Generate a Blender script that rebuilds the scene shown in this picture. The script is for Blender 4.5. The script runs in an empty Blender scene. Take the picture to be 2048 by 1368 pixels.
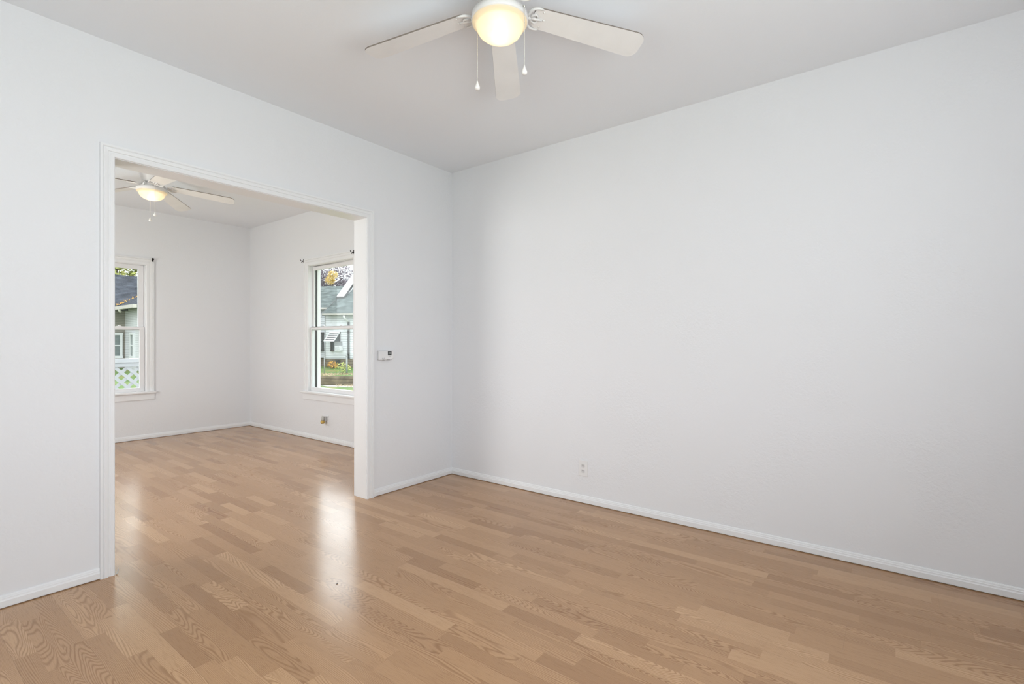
import bpy, bmesh, math, random
from mathutils import Vector, Matrix
R = math.radians
S = bpy.context.scene
COL = S.collection

# ------------------------------------------------------------------ camera
EYE = 1.2
cam_d = bpy.data.cameras.new('camera')
cam = bpy.data.objects.new('camera', cam_d)
COL.objects.link(cam)
cam.location = (0, 0, EYE)
YAW = 37.36                                    # heading above the +X axis
cam.rotation_euler = (R(90), 0, R(YAW - 90))
cam_d.sensor_width = 36.0
cam_d.lens = 993.0 / 2048.0 * 36.0
cam_d.clip_start = 0.02
cam_d.clip_end = 300
S.camera = cam

# ------------------------------------------------------------------ view
S.view_settings.view_transform = 'Standard'
S.view_settings.look = 'None'
S.view_settings.gamma = 1
S.view_settings.use_curve_mapping = False
S.view_settings.exposure = 0.0

# ------------------------------------------------------------------ sky: overcast, brightest high in the north-east
W = bpy.data.worlds.new('overcast_sky')
S.world = W
W.use_nodes = True
wt = W.node_tree
wt.nodes.clear()
def wn(t, **k):
    n = wt.nodes.new(t)
    for a, b in k.items(): setattr(n, a, b)
    return n
SKY_BASE, SKY_GLOW = 2.9, 3.6
tc = wn('ShaderNodeTexCoord')
sep = wn('ShaderNodeSeparateXYZ'); wt.links.new(tc.outputs['Generated'], sep.inputs[0])
dot = wn('ShaderNodeVectorMath', operation='DOT_PRODUCT')
dot.inputs[1].default_value = Vector((0.56, 0.70, 0.55)).normalized()
wt.links.new(tc.outputs['Generated'], dot.inputs[0])
glow = wn('ShaderNodeMapRange', interpolation_type='SMOOTHSTEP')
glow.inputs[1].default_value = 0.80; glow.inputs[2].default_value = 0.97
wt.links.new(dot.outputs['Value'], glow.inputs[0])
elev = wn('ShaderNodeMapRange', interpolation_type='SMOOTHSTEP')
elev.inputs[1].default_value = 0.16; elev.inputs[2].default_value = 0.36
wt.links.new(sep.outputs[2], elev.inputs[0])
mul = wn('ShaderNodeMath', operation='MULTIPLY')
wt.links.new(glow.outputs[0], mul.inputs[0]); wt.links.new(elev.outputs[0], mul.inputs[1])
stg = wn('ShaderNodeMath', operation='MULTIPLY_ADD')
stg.inputs[1].default_value = SKY_GLOW; stg.inputs[2].default_value = SKY_BASE
wt.links.new(mul.outputs[0], stg.inputs[0])
bg = wn('ShaderNodeBackground'); bg.inputs[0].default_value = (0.93, 0.97, 1.0, 1)
wt.links.new(stg.outputs[0], bg.inputs[1])
wo = wn('ShaderNodeOutputWorld'); wt.links.new(bg.outputs[0], wo.inputs[0])

# ------------------------------------------------------------------ added area lights in unseen wall openings, tilted up to lift the ceiling
def fill_light(name, loc, rot, sx, sy, power, col=(0.94, 0.975, 1.02)):
    d = bpy.data.lights.new(name, 'AREA')
    d.shape = 'RECTANGLE'; d.size = sx; d.size_y = sy
    d.energy = power; d.color = col
    o = bpy.data.objects.new(name, d); COL.objects.link(o)
    o.location = loc; o.rotation_euler = rot
    return o
# room extents
XL, XR, YB, YP, TP = -0.75, 3.268, -1.05, 3.187, 0.145     # main room
XR2, YB2 = 3.39, 7.33                                       # far room
XL2 = -0.75
H1, H2 = 2.74, 2.83
WT = 0.16
fill_light('fill_south', (0.65, YB - 0.03, 1.42), (R(128), 0, 0), 1.5, 1.5, 51)
fill_light('fill_west', (XL - 0.03, 1.2, 1.42), (R(142), 0, R(-90)), 1.0, 1.5, 15)
fill_light('fill_far_west', (XL2 - 0.03, 4.9, 1.42), (R(118), 0, R(-90)), 1.3, 1.5, 55, (1.0, 0.975, 0.955))

# ------------------------------------------------------------------ material helpers
def mat(name):
    m = bpy.data.materials.new(name); m.use_nodes = True
    return m, m.node_tree.nodes, m.node_tree.links, m.node_tree.nodes['Principled BSDF']
def plain(name, col, rough=0.5, metal=0.0, spec=0.5, var=0.0, scale=8.0, bump=0.0, bscale=40.0):
    m, n, l, p = mat(name)
    p.inputs['Base Color'].default_value = (*col, 1)
    p.inputs['Roughness'].default_value = rough
    p.inputs['Metallic'].default_value = metal
    p.inputs['Specular IOR Level'].default_value = spec
    t = n.new('ShaderNodeTexCoord')
    if var:
        no = n.new('ShaderNodeTexNoise'); no.inputs['Scale'].default_value = scale
        no.inputs['Detail'].default_value = 4
        l.new(t.outputs['Object'], no.inputs['Vector'])
        r = n.new('ShaderNodeMapRange')
        r.inputs[1].default_value = 0.25; r.inputs[2].default_value = 0.75
        r.inputs[3].default_value = 1 - var; r.inputs[4].default_value = 1 + var
        l.new(no.outputs['Fac'], r.inputs[0])
        mx = n.new('ShaderNodeVectorMath'); mx.operation = 'SCALE'
        mx.inputs[0].default_value = col
        l.new(r.outputs[0], mx.inputs['Scale'])
        l.new(mx.outputs[0], p.inputs['Base Color'])
    if bump:
        no = n.new('ShaderNodeTexNoise'); no.inputs['Scale'].default_value = bscale
        no.inputs['Detail'].default_value = 3
        l.new(t.outputs['Object'], no.inputs['Vector'])
        b = n.new('ShaderNodeBump'); b.inputs['Strength'].default_value = bump
        b.inputs['Distance'].default_value = 0.004
        l.new(no.outputs['Fac'], b.inputs['Height'])
        l.new(b.outputs[0], p.inputs['Normal'])
    return m

def wall_paint(name, col, strength):
    """white paint over a hand-trowelled, patchy skim coat"""
    m, n, l, p = mat(name)
    p.inputs['Base Color'].default_value = (*col, 1)
    p.inputs['Roughness'].default_value = 0.62
    p.inputs['Specular IOR Level'].default_value = 0.3
    t = n.new('ShaderNodeTexCoord')
    fine = n.new('ShaderNodeTexNoise'); fine.inputs['Scale'].default_value = 55
    fine.inputs['Detail'].default_value = 4; fine.inputs['Distortion'].default_value = 0.8
    l.new(t.outputs['Object'], fine.inputs['Vector'])
    patch = n.new('ShaderNodeTexNoise'); patch.inputs['Scale'].default_value = 2.4
    patch.inputs['Detail'].default_value = 3
    l.new(t.outputs['Object'], patch.inputs['Vector'])
    r = n.new('ShaderNodeMapRange'); r.inputs[1].default_value = 0.42; r.inputs[2].default_value = 0.66
    r.inputs[3].default_value = 0.12; r.inputs[4].default_value = 1.0
    l.new(patch.outputs['Fac'], r.inputs[0])
    mu = n.new('ShaderNodeMath'); mu.operation = 'MULTIPLY'
    l.new(fine.outputs['Fac'], mu.inputs[0]); l.new(r.outputs[0], mu.inputs[1])
    b = n.new('ShaderNodeBump'); b.inputs['Strength'].default_value = strength
    b.inputs['Distance'].default_value = 0.006
    l.new(mu.outputs[0], b.inputs['Height']); l.new(b.outputs[0], p.inputs['Normal'])
    return m

def floor_laminate():
    """oak-look laminate: 66 mm strips running along Y, each printed piece with its own tone and grain"""
    m, n, l, p = mat('oak_laminate')
    def math_(op, a, b=None, c=None):
        x = n.new('ShaderNodeMath'); x.operation = op
        for i, v in enumerate((a, b, c)):
            if v is None: continue
            if isinstance(v, (int, float)): x.inputs[i].default_value = v
            else: l.new(v, x.inputs[i])
        return x.outputs[0]
    def comb(x, y, z):
        c = n.new('ShaderNodeCombineXYZ')
        for i, v in enumerate((x, y, z)):
            if isinstance(v, (int, float)): c.inputs[i].default_value = v
            else: l.new(v, c.inputs[i])
        return c.outputs[0]
    def ramp(v, stops):
        r = n.new('ShaderNodeValToRGB')
        e = r.color_ramp.elements
        while len(e) < len(stops): e.new(0.5)
        for k, (pos, c) in enumerate(stops):
            e[k].position = pos; e[k].color = (*c, 1)
        l.new(v, r.inputs[0]); return r.outputs[0]
    def mix(f, a, b, mode='MIX'):
        x = n.new('ShaderNodeMix'); x.data_type = 'RGBA'; x.blend_type = mode
        if isinstance(f, (int, float)): x.inputs[0].default_value = f
        else: l.new(f, x.inputs[0])
        l.new(a, x.inputs[6])
        if isinstance(b, tuple): x.inputs[7].default_value = (*b, 1)
        else: l.new(b, x.inputs[7])
        return x.outputs[2]
    t = n.new('ShaderNodeTexCoord')
    s = n.new('ShaderNodeSeparateXYZ'); l.new(t.outputs['Object'], s.inputs[0])
    x, y = s.outputs[0], s.outputs[1]
    WS, LP = 0.066, 0.50
    xs = math_('DIVIDE', math_('ADD', x, 5.0), WS)
    strip = math_('FLOOR', xs); fx = math_('FRACT', xs)
    w1 = n.new('ShaderNodeTexWhiteNoise'); w1.noise_dimensions = '1D'; l.new(strip, w1.inputs['W'])
    yo = math_('ADD', math_('DIVIDE', math_('ADD', y, 5.0), LP), math_('MULTIPLY', w1.outputs['Value'], 9.0))
    wob = math_('MULTIPLY', math_('SINE', math_('ADD', math_('MULTIPLY', yo, 2.1), math_('MULTIPLY', strip, 1.7))), 0.22)
    yu = math_('ADD', yo, wob)
    piece = math_('FLOOR', yu); fy = math_('FRACT', yu)
    w2 = n.new('ShaderNodeTexWhiteNoise'); w2.noise_dimensions = '2D'
    l.new(comb(strip, piece, 0.0), w2.inputs['Vector'])
    rs = n.new('ShaderNodeSeparateColor'); l.new(w2.outputs['Color'], rs.inputs[0])
    r1, r2, r3 = rs.outputs[0], rs.outputs[1], rs.outputs[2]
    # growth rings: contour lines of a stretched noise, bent into cathedrals
    base = n.new('ShaderNodeTexNoise'); base.inputs['Scale'].default_value = 1.0
    base.inputs['Detail'].default_value = 1.5; base.inputs['Roughness'].default_value = 0.42
    l.new(comb(math_('ADD', math_('MULTIPLY', x, 8.0), math_('MULTIPLY', r1, 60.0)),
               math_('ADD', math_('MULTIPLY', y, 0.9), math_('MULTIPLY', r2, 60.0)),
               math_('MULTIPLY', r3, 30.0)), base.inputs['Vector'])
    straight = math_('MULTIPLY', x, math_('MULTIPLY_ADD', r2, 5.5, 0.6))
    wav = math_('MULTIPLY', base.outputs['Fac'], math_('MULTIPLY_ADD', r3, 1.1, 0.35))
    ph = math_('MULTIPLY', math_('ADD', wav, straight), 54.0)
    fr = math_('FRACT', ph)
    tri = math_('ABSOLUTE', math_('SUBTRACT', math_('MULTIPLY', fr, 2.0), 1.0))
    lines = n.new('ShaderNodeMapRange'); lines.interpolation_type = 'SMOOTHSTEP'
    lines.inputs[1].default_value = 0.30; lines.inputs[2].default_value = 1.0
    l.new(tri, lines.inputs[0])
    pore = n.new('ShaderNodeTexNoise'); pore.inputs['Scale'].default_value = 1.0; pore.inputs['Detail'].default_value = 2
    l.new(comb(math_('MULTIPLY', x, 420.0), math_('MULTIPLY', y, 16.0), math_('MULTIPLY', r1, 9.0)), pore.inputs['Vector'])
    tone = ramp(r1, [(0.0, (0.410, 0.232, 0.118)), (0.2, (0.478, 0.282, 0.146)),
                     (0.75, (0.526, 0.316, 0.167)), (1.0, (0.602, 0.378, 0.208))])
    dark = mix(1.0, tone, (0.60, 0.52, 0.46), 'MULTIPLY')
    amt = math_('MULTIPLY', lines.outputs[0], math_('MULTIPLY_ADD', r3, 0.30, 0.52))
    c = mix(amt, tone, dark)
    pm = n.new('ShaderNodeMapRange'); pm.inputs[1].default_value = 0.52; pm.inputs[2].default_value = 0.72
    pm.inputs[3].default_value = 0.0; pm.inputs[4].default_value = 0.50
    l.new(pore.outputs['Fac'], pm.inputs[0])
    c = mix(pm.outputs[0], c, dark)
    # joints: each third strip edge is a board edge, plus the board ends
    fb = math_('FRACT', math_('DIVIDE', xs, 3.0))
    board = math_('FLOOR', math_('DIVIDE', xs, 3.0))
    wb = n.new('ShaderNodeTexWhiteNoise'); wb.noise_dimensions = '1D'; l.new(board, wb.inputs['W'])
    fe = math_('FRACT', math_('ADD', math_('DIVIDE', y, 1.21), wb.outputs['Value']))
    e1 = math_('LESS_THAN', math_('MULTIPLY', fb, 0.198), 0.0013)
    e2 = math_('LESS_THAN', math_('MULTIPLY', fe, 1.21), 0.0018)
    seam = math_('MAXIMUM', e1, math_('MULTIPLY', e2, 0.5))
    c = mix(math_('MULTIPLY', seam, 0.22), c, (0.10, 0.06, 0.04))
    l.new(c, p.inputs['Base Color'])
    rn = n.new('ShaderNodeTexNoise'); rn.inputs['Scale'].default_value = 3.0; rn.inputs['Detail'].default_value = 6
    l.new(t.outputs['Object'], rn.inputs['Vector'])
    rm = n.new('ShaderNodeMapRange'); rm.inputs[3].default_value = 0.14; rm.inputs[4].default_value = 0.26
    l.new(rn.outputs['Fac'], rm.inputs[0]); l.new(rm.outputs[0], p.inputs['Roughness'])
    p.inputs['Specular IOR Level'].default_value = 0.5
    h = math_('SUBTRACT', math_('MULTIPLY', pore.outputs['Fac'], 0.12), math_('MULTIPLY', seam, 1.0))
    b = n.new('ShaderNodeBump'); b.inputs['Strength'].default_value = 0.25; b.inputs['Distance'].default_value = 0.0008
    l.new(h, b.inputs['Height']); l.new(b.outputs[0], p.inputs['Normal'])
    return m

def banded(name, c1, c2, period, axis='Z', edge=0.12, var=0.15, rough=0.7):
    """siding courses / shingle rows: a dark shadow-gap line every period along an axis"""
    m, n, l, p = mat(name)
    t = n.new('ShaderNodeTexCoord'); s = n.new('ShaderNodeSeparateXYZ')
    l.new(t.outputs['Object'], s.inputs[0])
    d = n.new('ShaderNodeMath'); d.operation = 'DIVIDE'; d.inputs[1].default_value = period
    l.new(s.outputs['XYZ'.index(axis)], d.inputs[0])
    f = n.new('ShaderNodeMath'); f.operation = 'FRACT'; l.new(d.outputs[0], f.inputs[0])
    g = n.new('ShaderNodeMath'); g.operation = 'LESS_THAN'; g.inputs[1].default_value = edge
    l.new(f.outputs[0], g.inputs[0])
    no = n.new('ShaderNodeTexNoise'); no.inputs['Scale'].default_value = 3.5; no.inputs['Detail'].default_value = 6
    l.new(t.outputs['Object'], no.inputs['Vector'])
    r = n.new('ShaderNodeMapRange'); r.inputs[1].default_value = 0.3; r.inputs[2].default_value = 0.7
    r.inputs[3].default_value = 1 - var; r.inputs[4].default_value = 1 + var
    l.new(no.outputs['Fac'], r.inputs[0])
    mx = n.new('ShaderNodeMix'); mx.data_type = 'RGBA'
    mx.inputs[6].default_value = (*c1, 1); mx.inputs[7].default_value = (*c2, 1)
    l.new(g.outputs[0], mx.inputs[0])
    sc = n.new('ShaderNodeVectorMath'); sc.operation = 'SCALE'
    l.new(mx.outputs[2], sc.inputs[0]); l.new(r.outputs[0], sc.inputs['Scale'])
    l.new(sc.outputs[0], p.inputs['Base Color'])
    p.inputs['Roughness'].default_value = rough
    p.inputs['Specular IOR Level'].default_value = 0.15
    return m

def pane_glass():
    m, n, l, p = mat('window_glass')
    n.remove(p)
    tr = n.new('ShaderNodeBsdfTransparent'); tr.inputs[0].default_value = (0.96, 0.975, 0.97, 1)
    gl = n.new('ShaderNodeBsdfGlossy'); gl.inputs['Roughness'].default_value = 0.02
    lw = n.new('ShaderNodeLayerWeight'); lw.inputs[0].default_value = 0.5
    pw = n.new('ShaderNodeMath'); pw.operation = 'POWER'; pw.inputs[1].default_value = 4.0
    l.new(lw.outputs['Facing'], pw.inputs[0])
    fr = n.new('ShaderNodeMath'); fr.operation = 'MULTIPLY_ADD'; fr.inputs[1].default_value = 0.35; fr.inputs[2].default_value = 0.035
    l.new(pw.outputs[0], fr.inputs[0])
    mx = n.new('ShaderNodeMixShader')
    l.new(fr.outputs[0], mx.inputs[0]); l.new(tr.outputs[0], mx.inputs[1]); l.new(gl.outputs[0], mx.inputs[2])
    l.new(mx.outputs[0], n['Material Output'].inputs[0])
    return m
def lamp_glass():
    """frosted amber glass: part of the light goes nearly straight through, the rest is scattered"""
    m, n, l, p = mat('frosted_amber_glass')
    n.remove(p)
    tr = n.new('ShaderNodeBsdfTranslucent'); tr.inputs[0].default_value = (1.0, 0.955, 0.87, 1)
    df = n.new('ShaderNodeBsdfDiffuse'); df.inputs[0].default_value = (0.92, 0.85, 0.72, 1)
    mx = n.new('ShaderNodeMixShader'); mx.inputs[0].default_value = 0.45
    l.new(tr.outputs[0], mx.inputs[1]); l.new(df.outputs[0], mx.inputs[2])
    gl = n.new('ShaderNodeBsdfGlass'); gl.inputs['Roughness'].default_value = 0.42; gl.inputs['IOR'].default_value = 1.25
    gl.inputs[0].default_value = (1.0, 0.96, 0.86, 1)
    m2 = n.new('ShaderNodeMixShader'); m2.inputs[0].default_value = 0.40
    l.new(mx.outputs[0], m2.inputs[1]); l.new(gl.outputs[0], m2.inputs[2])
    l.new(m2.outputs[0], n['Material Output'].inputs[0])
    return m
def emit(name, col, st):
    m, n, l, p = mat(name)
    n.remove(p)
    e = n.new('ShaderNodeEmission'); e.inputs[0].default_value = (*col, 1); e.inputs[1].default_value = st
    l.new(e.outputs[0], n['Material Output'].inputs[0])
    return m
def leafy(name, c1, c2, c3, scale=2.2):
    m, n, l, p = mat(name)
    t = n.new('ShaderNodeTexCoord')
    no = n.new('ShaderNodeTexNoise'); no.inputs['Scale'].default_value = scale; no.inputs['Detail'].default_value = 5
    l.new(t.outputs['Object'], no.inputs['Vector'])
    r = n.new('ShaderNodeValToRGB'); e = r.color_ramp.elements; e.new(0.5)
    for k, (q, c) in enumerate(((0.3, c1), (0.5, c2), (0.7, c3))):
        e[k].position = q; e[k].color = (*c, 1)
    l.new(no.outputs['Fac'], r.inputs[0]); l.new(r.outputs[0], p.inputs['Base Color'])
    p.inputs['Roughness'].default_value = 0.7
    return m

M = {
 'floor': floor_laminate(),
 'wall': wall_paint('white_wall_paint', (0.795, 0.805, 0.825), 0.45),
 'ceil': wall_paint('white_ceiling_paint', (0.86, 0.885, 0.92), 0.16),
 'trim': plain('white_trim_paint', (0.83, 0.84, 0.85), 0.32, bump=0.05, bscale=30),
 'vinyl': plain('white_window_vinyl', (0.82, 0.82, 0.83), 0.35, var=0.02),
 'glass': pane_glass(),
 'fan': plain('white_fan_enamel', (0.80, 0.795, 0.785), 0.30, var=0.02),
 'blade': plain('white_blade_laminate', (0.84, 0.835, 0.825), 0.45, var=0.03),
 'bladeedge': plain('dark_blade_edge', (0.20, 0.17, 0.145), 0.6, var=0.1),
 'bowl': lamp_glass(),
 'bulb': emit('warm_lamp_bulb', (1.0, 0.89, 0.73), 15.0),
 'chain': plain('pale_chain_metal', (0.75, 0.73, 0.68), 0.35, 0.6, var=0.05),
 'pend': plain('white_pendant_enamel', (0.86, 0.85, 0.83), 0.2, var=0.02),
 'plast': plain('white_device_plastic', (0.80, 0.80, 0.80), 0.38, var=0.02),
 'plastg': plain('grey_device_plastic', (0.52, 0.52, 0.52), 0.42, var=0.03),
 'recept': plain('white_receptacle_plastic', (0.70, 0.70, 0.70), 0.4, var=0.02),
 'slot': plain('dark_slot', (0.04, 0.04, 0.04), 0.6, var=0.05),
 'lcd': plain('dark_lcd', (0.035, 0.04, 0.042), 0.15, var=0.1),
 'lcdseg': plain('lcd_grey', (0.20, 0.21, 0.20), 0.3, var=0.1),
 'gold': plain('golden_cap_plastic', (0.55, 0.38, 0.10), 0.25, 0.5, var=0.1),
 'clear': plain('smoky_clear_plastic', (0.50, 0.50, 0.47), 0.2, var=0.1),
 'black': plain('blackened_bracket_metal', (0.025, 0.022, 0.02), 0.45, 0.7, var=0.1),
 'debris': plain('dark_crumb', (0.05, 0.035, 0.025), 0.8, var=0.2),
 'chip': plain('pale_caulk', (0.66, 0.64, 0.60), 0.6, var=0.1),
 # outdoors
 'grass': leafy('lawn_grass', (0.07, 0.14, 0.02), (0.12, 0.21, 0.04), (0.27, 0.22, 0.08), 1.4),
 'deck': plain('grey_porch_boards', (0.33, 0.31, 0.29), 0.7, var=0.15),
 'lattice': plain('white_lattice_paint', (0.60, 0.61, 0.64), 0.5, var=0.04),
 'tan': banded('shaded_tan_siding', (0.33, 0.31, 0.275), (0.19, 0.18, 0.16), 0.062, 'Z', 0.22, 0.05),  # shaded face of the grey house: its shade is put into the colour
 'litside': banded('lit_grey_siding', (0.74, 0.745, 0.78), (0.44, 0.45, 0.47), 0.062, 'Z', 0.22, 0.05),  # brighter face of the same house, its light put into the colour
 'slate': banded('dark_grey_shingles', (0.070, 0.078, 0.096), (0.030, 0.034, 0.044), 0.062, 'Z', 0.30, 0.45, 0.95),
 'shingle': banded('grey_green_shingles', (0.135, 0.162, 0.158), (0.092, 0.112, 0.110), 0.085, 'Z', 0.25, 0.45, 0.95),
 'whiteside': banded('white_lap_siding', (0.80, 0.81, 0.85), (0.46, 0.47, 0.50), 0.112, 'Z', 0.20, 0.05),
 'whitetrim': plain('white_house_trim', (0.80, 0.81, 0.83), 0.5, var=0.04),
 'whitemetal': plain('white_metal_roof', (0.82, 0.83, 0.84), 0.35, var=0.03),
 'gutter': plain('cream_gutter', (0.56, 0.53, 0.49), 0.5, var=0.08),
 'darktrim': plain('dark_trim', (0.07, 0.07, 0.07), 0.6, var=0.1),
 'darkpane': plain('dark_house_pane', (0.09, 0.105, 0.11), 0.08, var=0.2),
 'greypane': plain('grey_house_pane', (0.20, 0.235, 0.24), 0.10, var=0.2),
 'stone': banded('brown_block_foundation', (0.26, 0.215, 0.165), (0.12, 0.10, 0.08), 0.13, 'Z', 0.16, 0.30, 0.9),
 'timber': banded('weathered_timber', (0.22, 0.18, 0.13), (0.08, 0.065, 0.05), 0.115, 'Z', 0.15, 0.35, 0.9),
 'concrete': plain('pale_concrete_path', (0.50, 0.47, 0.43), 0.9, var=0.15),
 'post': plain('galvanised_post', (0.36, 0.37, 0.37), 0.5, 0.3, var=0.1),
 'bark': plain('brown_bark', (0.10, 0.08, 0.065), 0.9, var=0.3),
 'purple': leafy('purple_grey_leaves', (0.10, 0.075, 0.10), (0.17, 0.14, 0.17), (0.26, 0.23, 0.26), 1.5),
 'yellow': leafy('yellow_leaves', (0.50, 0.34, 0.06), (0.66, 0.48, 0.12), (0.78, 0.62, 0.25), 1.5),
 'lime': leafy('yellow_green_leaves', (0.28, 0.34, 0.07), (0.45, 0.48, 0.14), (0.60, 0.56, 0.22), 1.5),
 'orange': leafy('orange_leaves', (0.42, 0.20, 0.03), (0.60, 0.32, 0.05), (0.70, 0.45, 0.10), 6),
 'leafbrown': leafy('fallen_brown_leaves', (0.20, 0.13, 0.07), (0.40, 0.29, 0.17), (0.62, 0.54, 0.40), 9),
}

# ------------------------------------------------------------------ mesh helpers
class MB:
    def __init__(self): self.v = []; self.f = []; self.mi = []; self.cur = 0; self.sm = []
    def add(self, vs, fs, smooth=False):
        o = len(self.v); self.v += [tuple(a) for a in vs]
        for f in fs:
            self.f.append([o + i for i in f]); self.mi.append(self.cur); self.sm.append(smooth)
        return self
    def box(self, a, b):
        (x0, y0, z0), (x1, y1, z1) = a, b
        x0, x1 = sorted((x0, x1)); y0, y1 = sorted((y0, y1)); z0, z1 = sorted((z0, z1))
        return self.add([(x0,y0,z0),(x1,y0,z0),(x1,y1,z0),(x0,y1,z0),(x0,y0,z1),(x1,y0,z1),(x1,y1,z1),(x0,y1,z1)],
                 [(0,3,2,1),(4,5,6,7),(0,1,5,4),(1,2,6,5),(2,3,7,6),(3,0,4,7)])
    def lathe(self, prof, seg=40, c=(0,0,0), closed=False):
        """profile of (r, z); r = 0 ends are joined by thin fans"""
        vs = []; fs = []; k = len(prof)
        for i in range(seg):
            a = 2*math.pi*i/seg
            for r, z in prof: vs.append((c[0]+r*math.cos(a), c[1]+r*math.sin(a), c[2]+z))
        for i in range(seg):
            j = (i+1) % seg
            for q in range(k if closed else k-1):
                q2 = (q+1) % k
                fs.append((i*k+q, j*k+q, j*k+q2, i*k+q2))
        return self.add(vs, fs, True)
    def tube(self, pts, r, seg=10, cap=True):
        pts = [Vector(p) for p in pts]; vs = []; fs = []; nrm = None
        rr = r if isinstance(r, (list, tuple)) else [r]*len(pts)
        for i, p in enumerate(pts):
            d = (pts[min(i+1, len(pts)-1)] - pts[max(i-1, 0)]).normalized()
            if nrm is None: nrm = d.orthogonal().normalized()
            nrm = (nrm - d*nrm.dot(d)).normalized(); b = d.cross(nrm)
            for k in range(seg):
                a = 2*math.pi*k/seg
                vs.append(p + (nrm*math.cos(a) + b*math.sin(a))*rr[i])
        for i in range(len(pts)-1):
            for k in range(seg):
                k2 = (k+1) % seg
                fs.append((i*seg+k, i*seg+k2, (i+1)*seg+k2, (i+1)*seg+k))
        if cap:
            fs.append(tuple(reversed(range(seg)))); fs.append(tuple(range((len(pts)-1)*seg, len(pts)*seg)))
        return self.add(vs, fs, True)
    def sphere(self, c, r, seg=16, sc=(1,1,1)):
        rings = seg//2; vs = []; fs = []
        for i in range(rings+1):
            th = math.pi*i/rings
            for k in range(seg):
                a = 2*math.pi*k/seg
                vs.append((c[0]+r*sc[0]*math.sin(th)*math.cos(a), c[1]+r*sc[1]*math.sin(th)*math.sin(a), c[2]+r*sc[2]*math.cos(th)))
        for i in range(rings):
            for k in range(seg):
                k2 = (k+1) % seg
                fs.append((i*seg+k, (i+1)*seg+k, (i+1)*seg+k2, i*seg+k2))
        return self.add(vs, fs, True)
    def prism(self, poly, ext):
        """closed polygon of 3-D points pushed along the vector ext"""
        k = len(poly); e = Vector(ext)
        vs = [Vector(p) for p in poly] + [Vector(p)+e for p in poly]
        fs = [tuple(range(k)), tuple(reversed(range(k, 2*k)))]
        for i in range(k): fs.append((i, i+k, (i+1) % k + k, (i+1) % k))
        return self.add(vs, fs)
    def sweep(self, path, closed_path=False):
        """path: list of rings (equal-length lists of points, closed section)"""
        k = len(path[0]); vs = [p for ring in path for p in ring]; fs = []
        m = len(path)
        for i in range(m if closed_path else m-1):
            j = (i+1) % m
            for q in range(k):
                q2 = (q+1) % k
                fs.append((i*k+q, i*k+q2, j*k+q2, j*k+q))
        if not closed_path:
            fs.append(tuple(reversed(range(k)))); fs.append(tuple(range((m-1)*k, m*k)))
        return self.add(vs, fs)
    def build(self, name, mats, parent=None, bevel=0.0, loc=None):
        me = bpy.data.meshes.new(name)
        me.from_pydata([tuple(a) for a in self.v], [], self.f)
        if not isinstance(mats, (list, tuple)): mats = [mats]
        for q in mats: me.materials.append(q)
        for i, pl in enumerate(me.polygons):
            pl.material_index = self.mi[i]; pl.use_smooth = self.sm[i]
        bm = bmesh.new(); bm.from_mesh(me)
        bmesh.ops.remove_doubles(bm, verts=bm.verts, dist=1e-6)
        bmesh.ops.recalc_face_normals(bm, faces=bm.faces)
        bm.to_mesh(me); bm.free()
        o = bpy.data.objects.new(name, me); COL.objects.link(o)
        if parent: o.parent = parent
        if loc is not None:
            me.transform(Matrix.Translation(-Vector(loc))); o.location = loc
        if bevel:
            b = o.modifiers.new('edge_softening', 'BEVEL'); b.width = bevel; b.segments = 2; b.limit_method = 'ANGLE'
        return o
def structure(o): o['kind'] = 'structure'; return o
def empty(name, loc=(0,0,0), rz=0.0):
    o = bpy.data.objects.new(name, None); COL.objects.link(o)
    o.location = loc; o.rotation_euler = (0, 0, rz); o.empty_display_size = 0.1
    return o
def tag(o, label, cat, group=None, kind=None):
    o['label'] = label; o['category'] = cat
    if group: o['group'] = group
    if kind: o['kind'] = kind
    return o

# ------------------------------------------------------------------ the shell
structure(MB().box((XL-WT, YB-WT, -0.05), (XR2+WT, YB2+WT, 0)).build('floor', M['floor']))
structure(MB().box((XL-WT, YB-WT, H1), (XR+WT, YP, H1+0.3)).build('ceiling', M['ceil']))
structure(MB().box((XL2-WT, YP+TP, H2), (XR2+WT, YB2+WT, H2+0.2)).build('ceiling_far', M['ceil']))

def wall_with_hole(name, axis, p0, p1, a0, a1, h, holes, m):
    """wall between planes p0 and p1 along the other axis from a0 to a1 with rectangular holes (b0, b1, z0, z1)"""
    b = MB()
    def bx(s0, s1, z0, z1):
        if s1 - s0 < 1e-6 or z1 - z0 < 1e-6: return
        if axis == 'x': b.box((s0, p0, z0), (s1, p1, z1))
        else: b.box((p0, s0, z0), (p1, s1, z1))
    cur = a0
    for (b0, b1, z0, z1) in sorted(holes):
        bx(cur, b0, 0, h); bx(b0, b1, 0, z0); bx(b0, b1, z1, h); cur = b1
    bx(cur, a1, 0, h)
    return structure(b.build(name, m))
OX0, OX1, OZ = 0.794, 2.337, 2.147           # opening in the partition
WZ0, WZ1 = 0.565, 2.165                      # window holes
W1 = (1.265, 2.145)                          # along X in the far back wall
W2 = (4.835, 5.795)                            # along Y in the far right wall
wall_with_hole('wall_left', 'x', YP, YP+TP, XL, XR+WT, H2+0.2, [(OX0-0.018, OX1+0.018, 0, OZ+0.018)], M['wall'])
wall_with_hole('wall_right', 'y', XR, XR+WT, YB, YP, H1, [], M['wall'])
wall_with_hole('wall_behind', 'x', YB-WT, YB, XL-WT, XR+WT, H1, [(-0.15, 1.45, 0.62, 2.22)], M['wall'])
wall_with_hole('wall_west', 'y', XL-WT, XL, YB, YP+TP, H1, [(0.65, 1.75, 0.62, 2.22)], M['wall'])
wall_with_hole('wall_far_back', 'x', YB2, YB2+WT, XL2-WT, XR2+WT, H2, [(W1[0], W1[1], WZ0, WZ1)], M['wall'])
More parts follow.
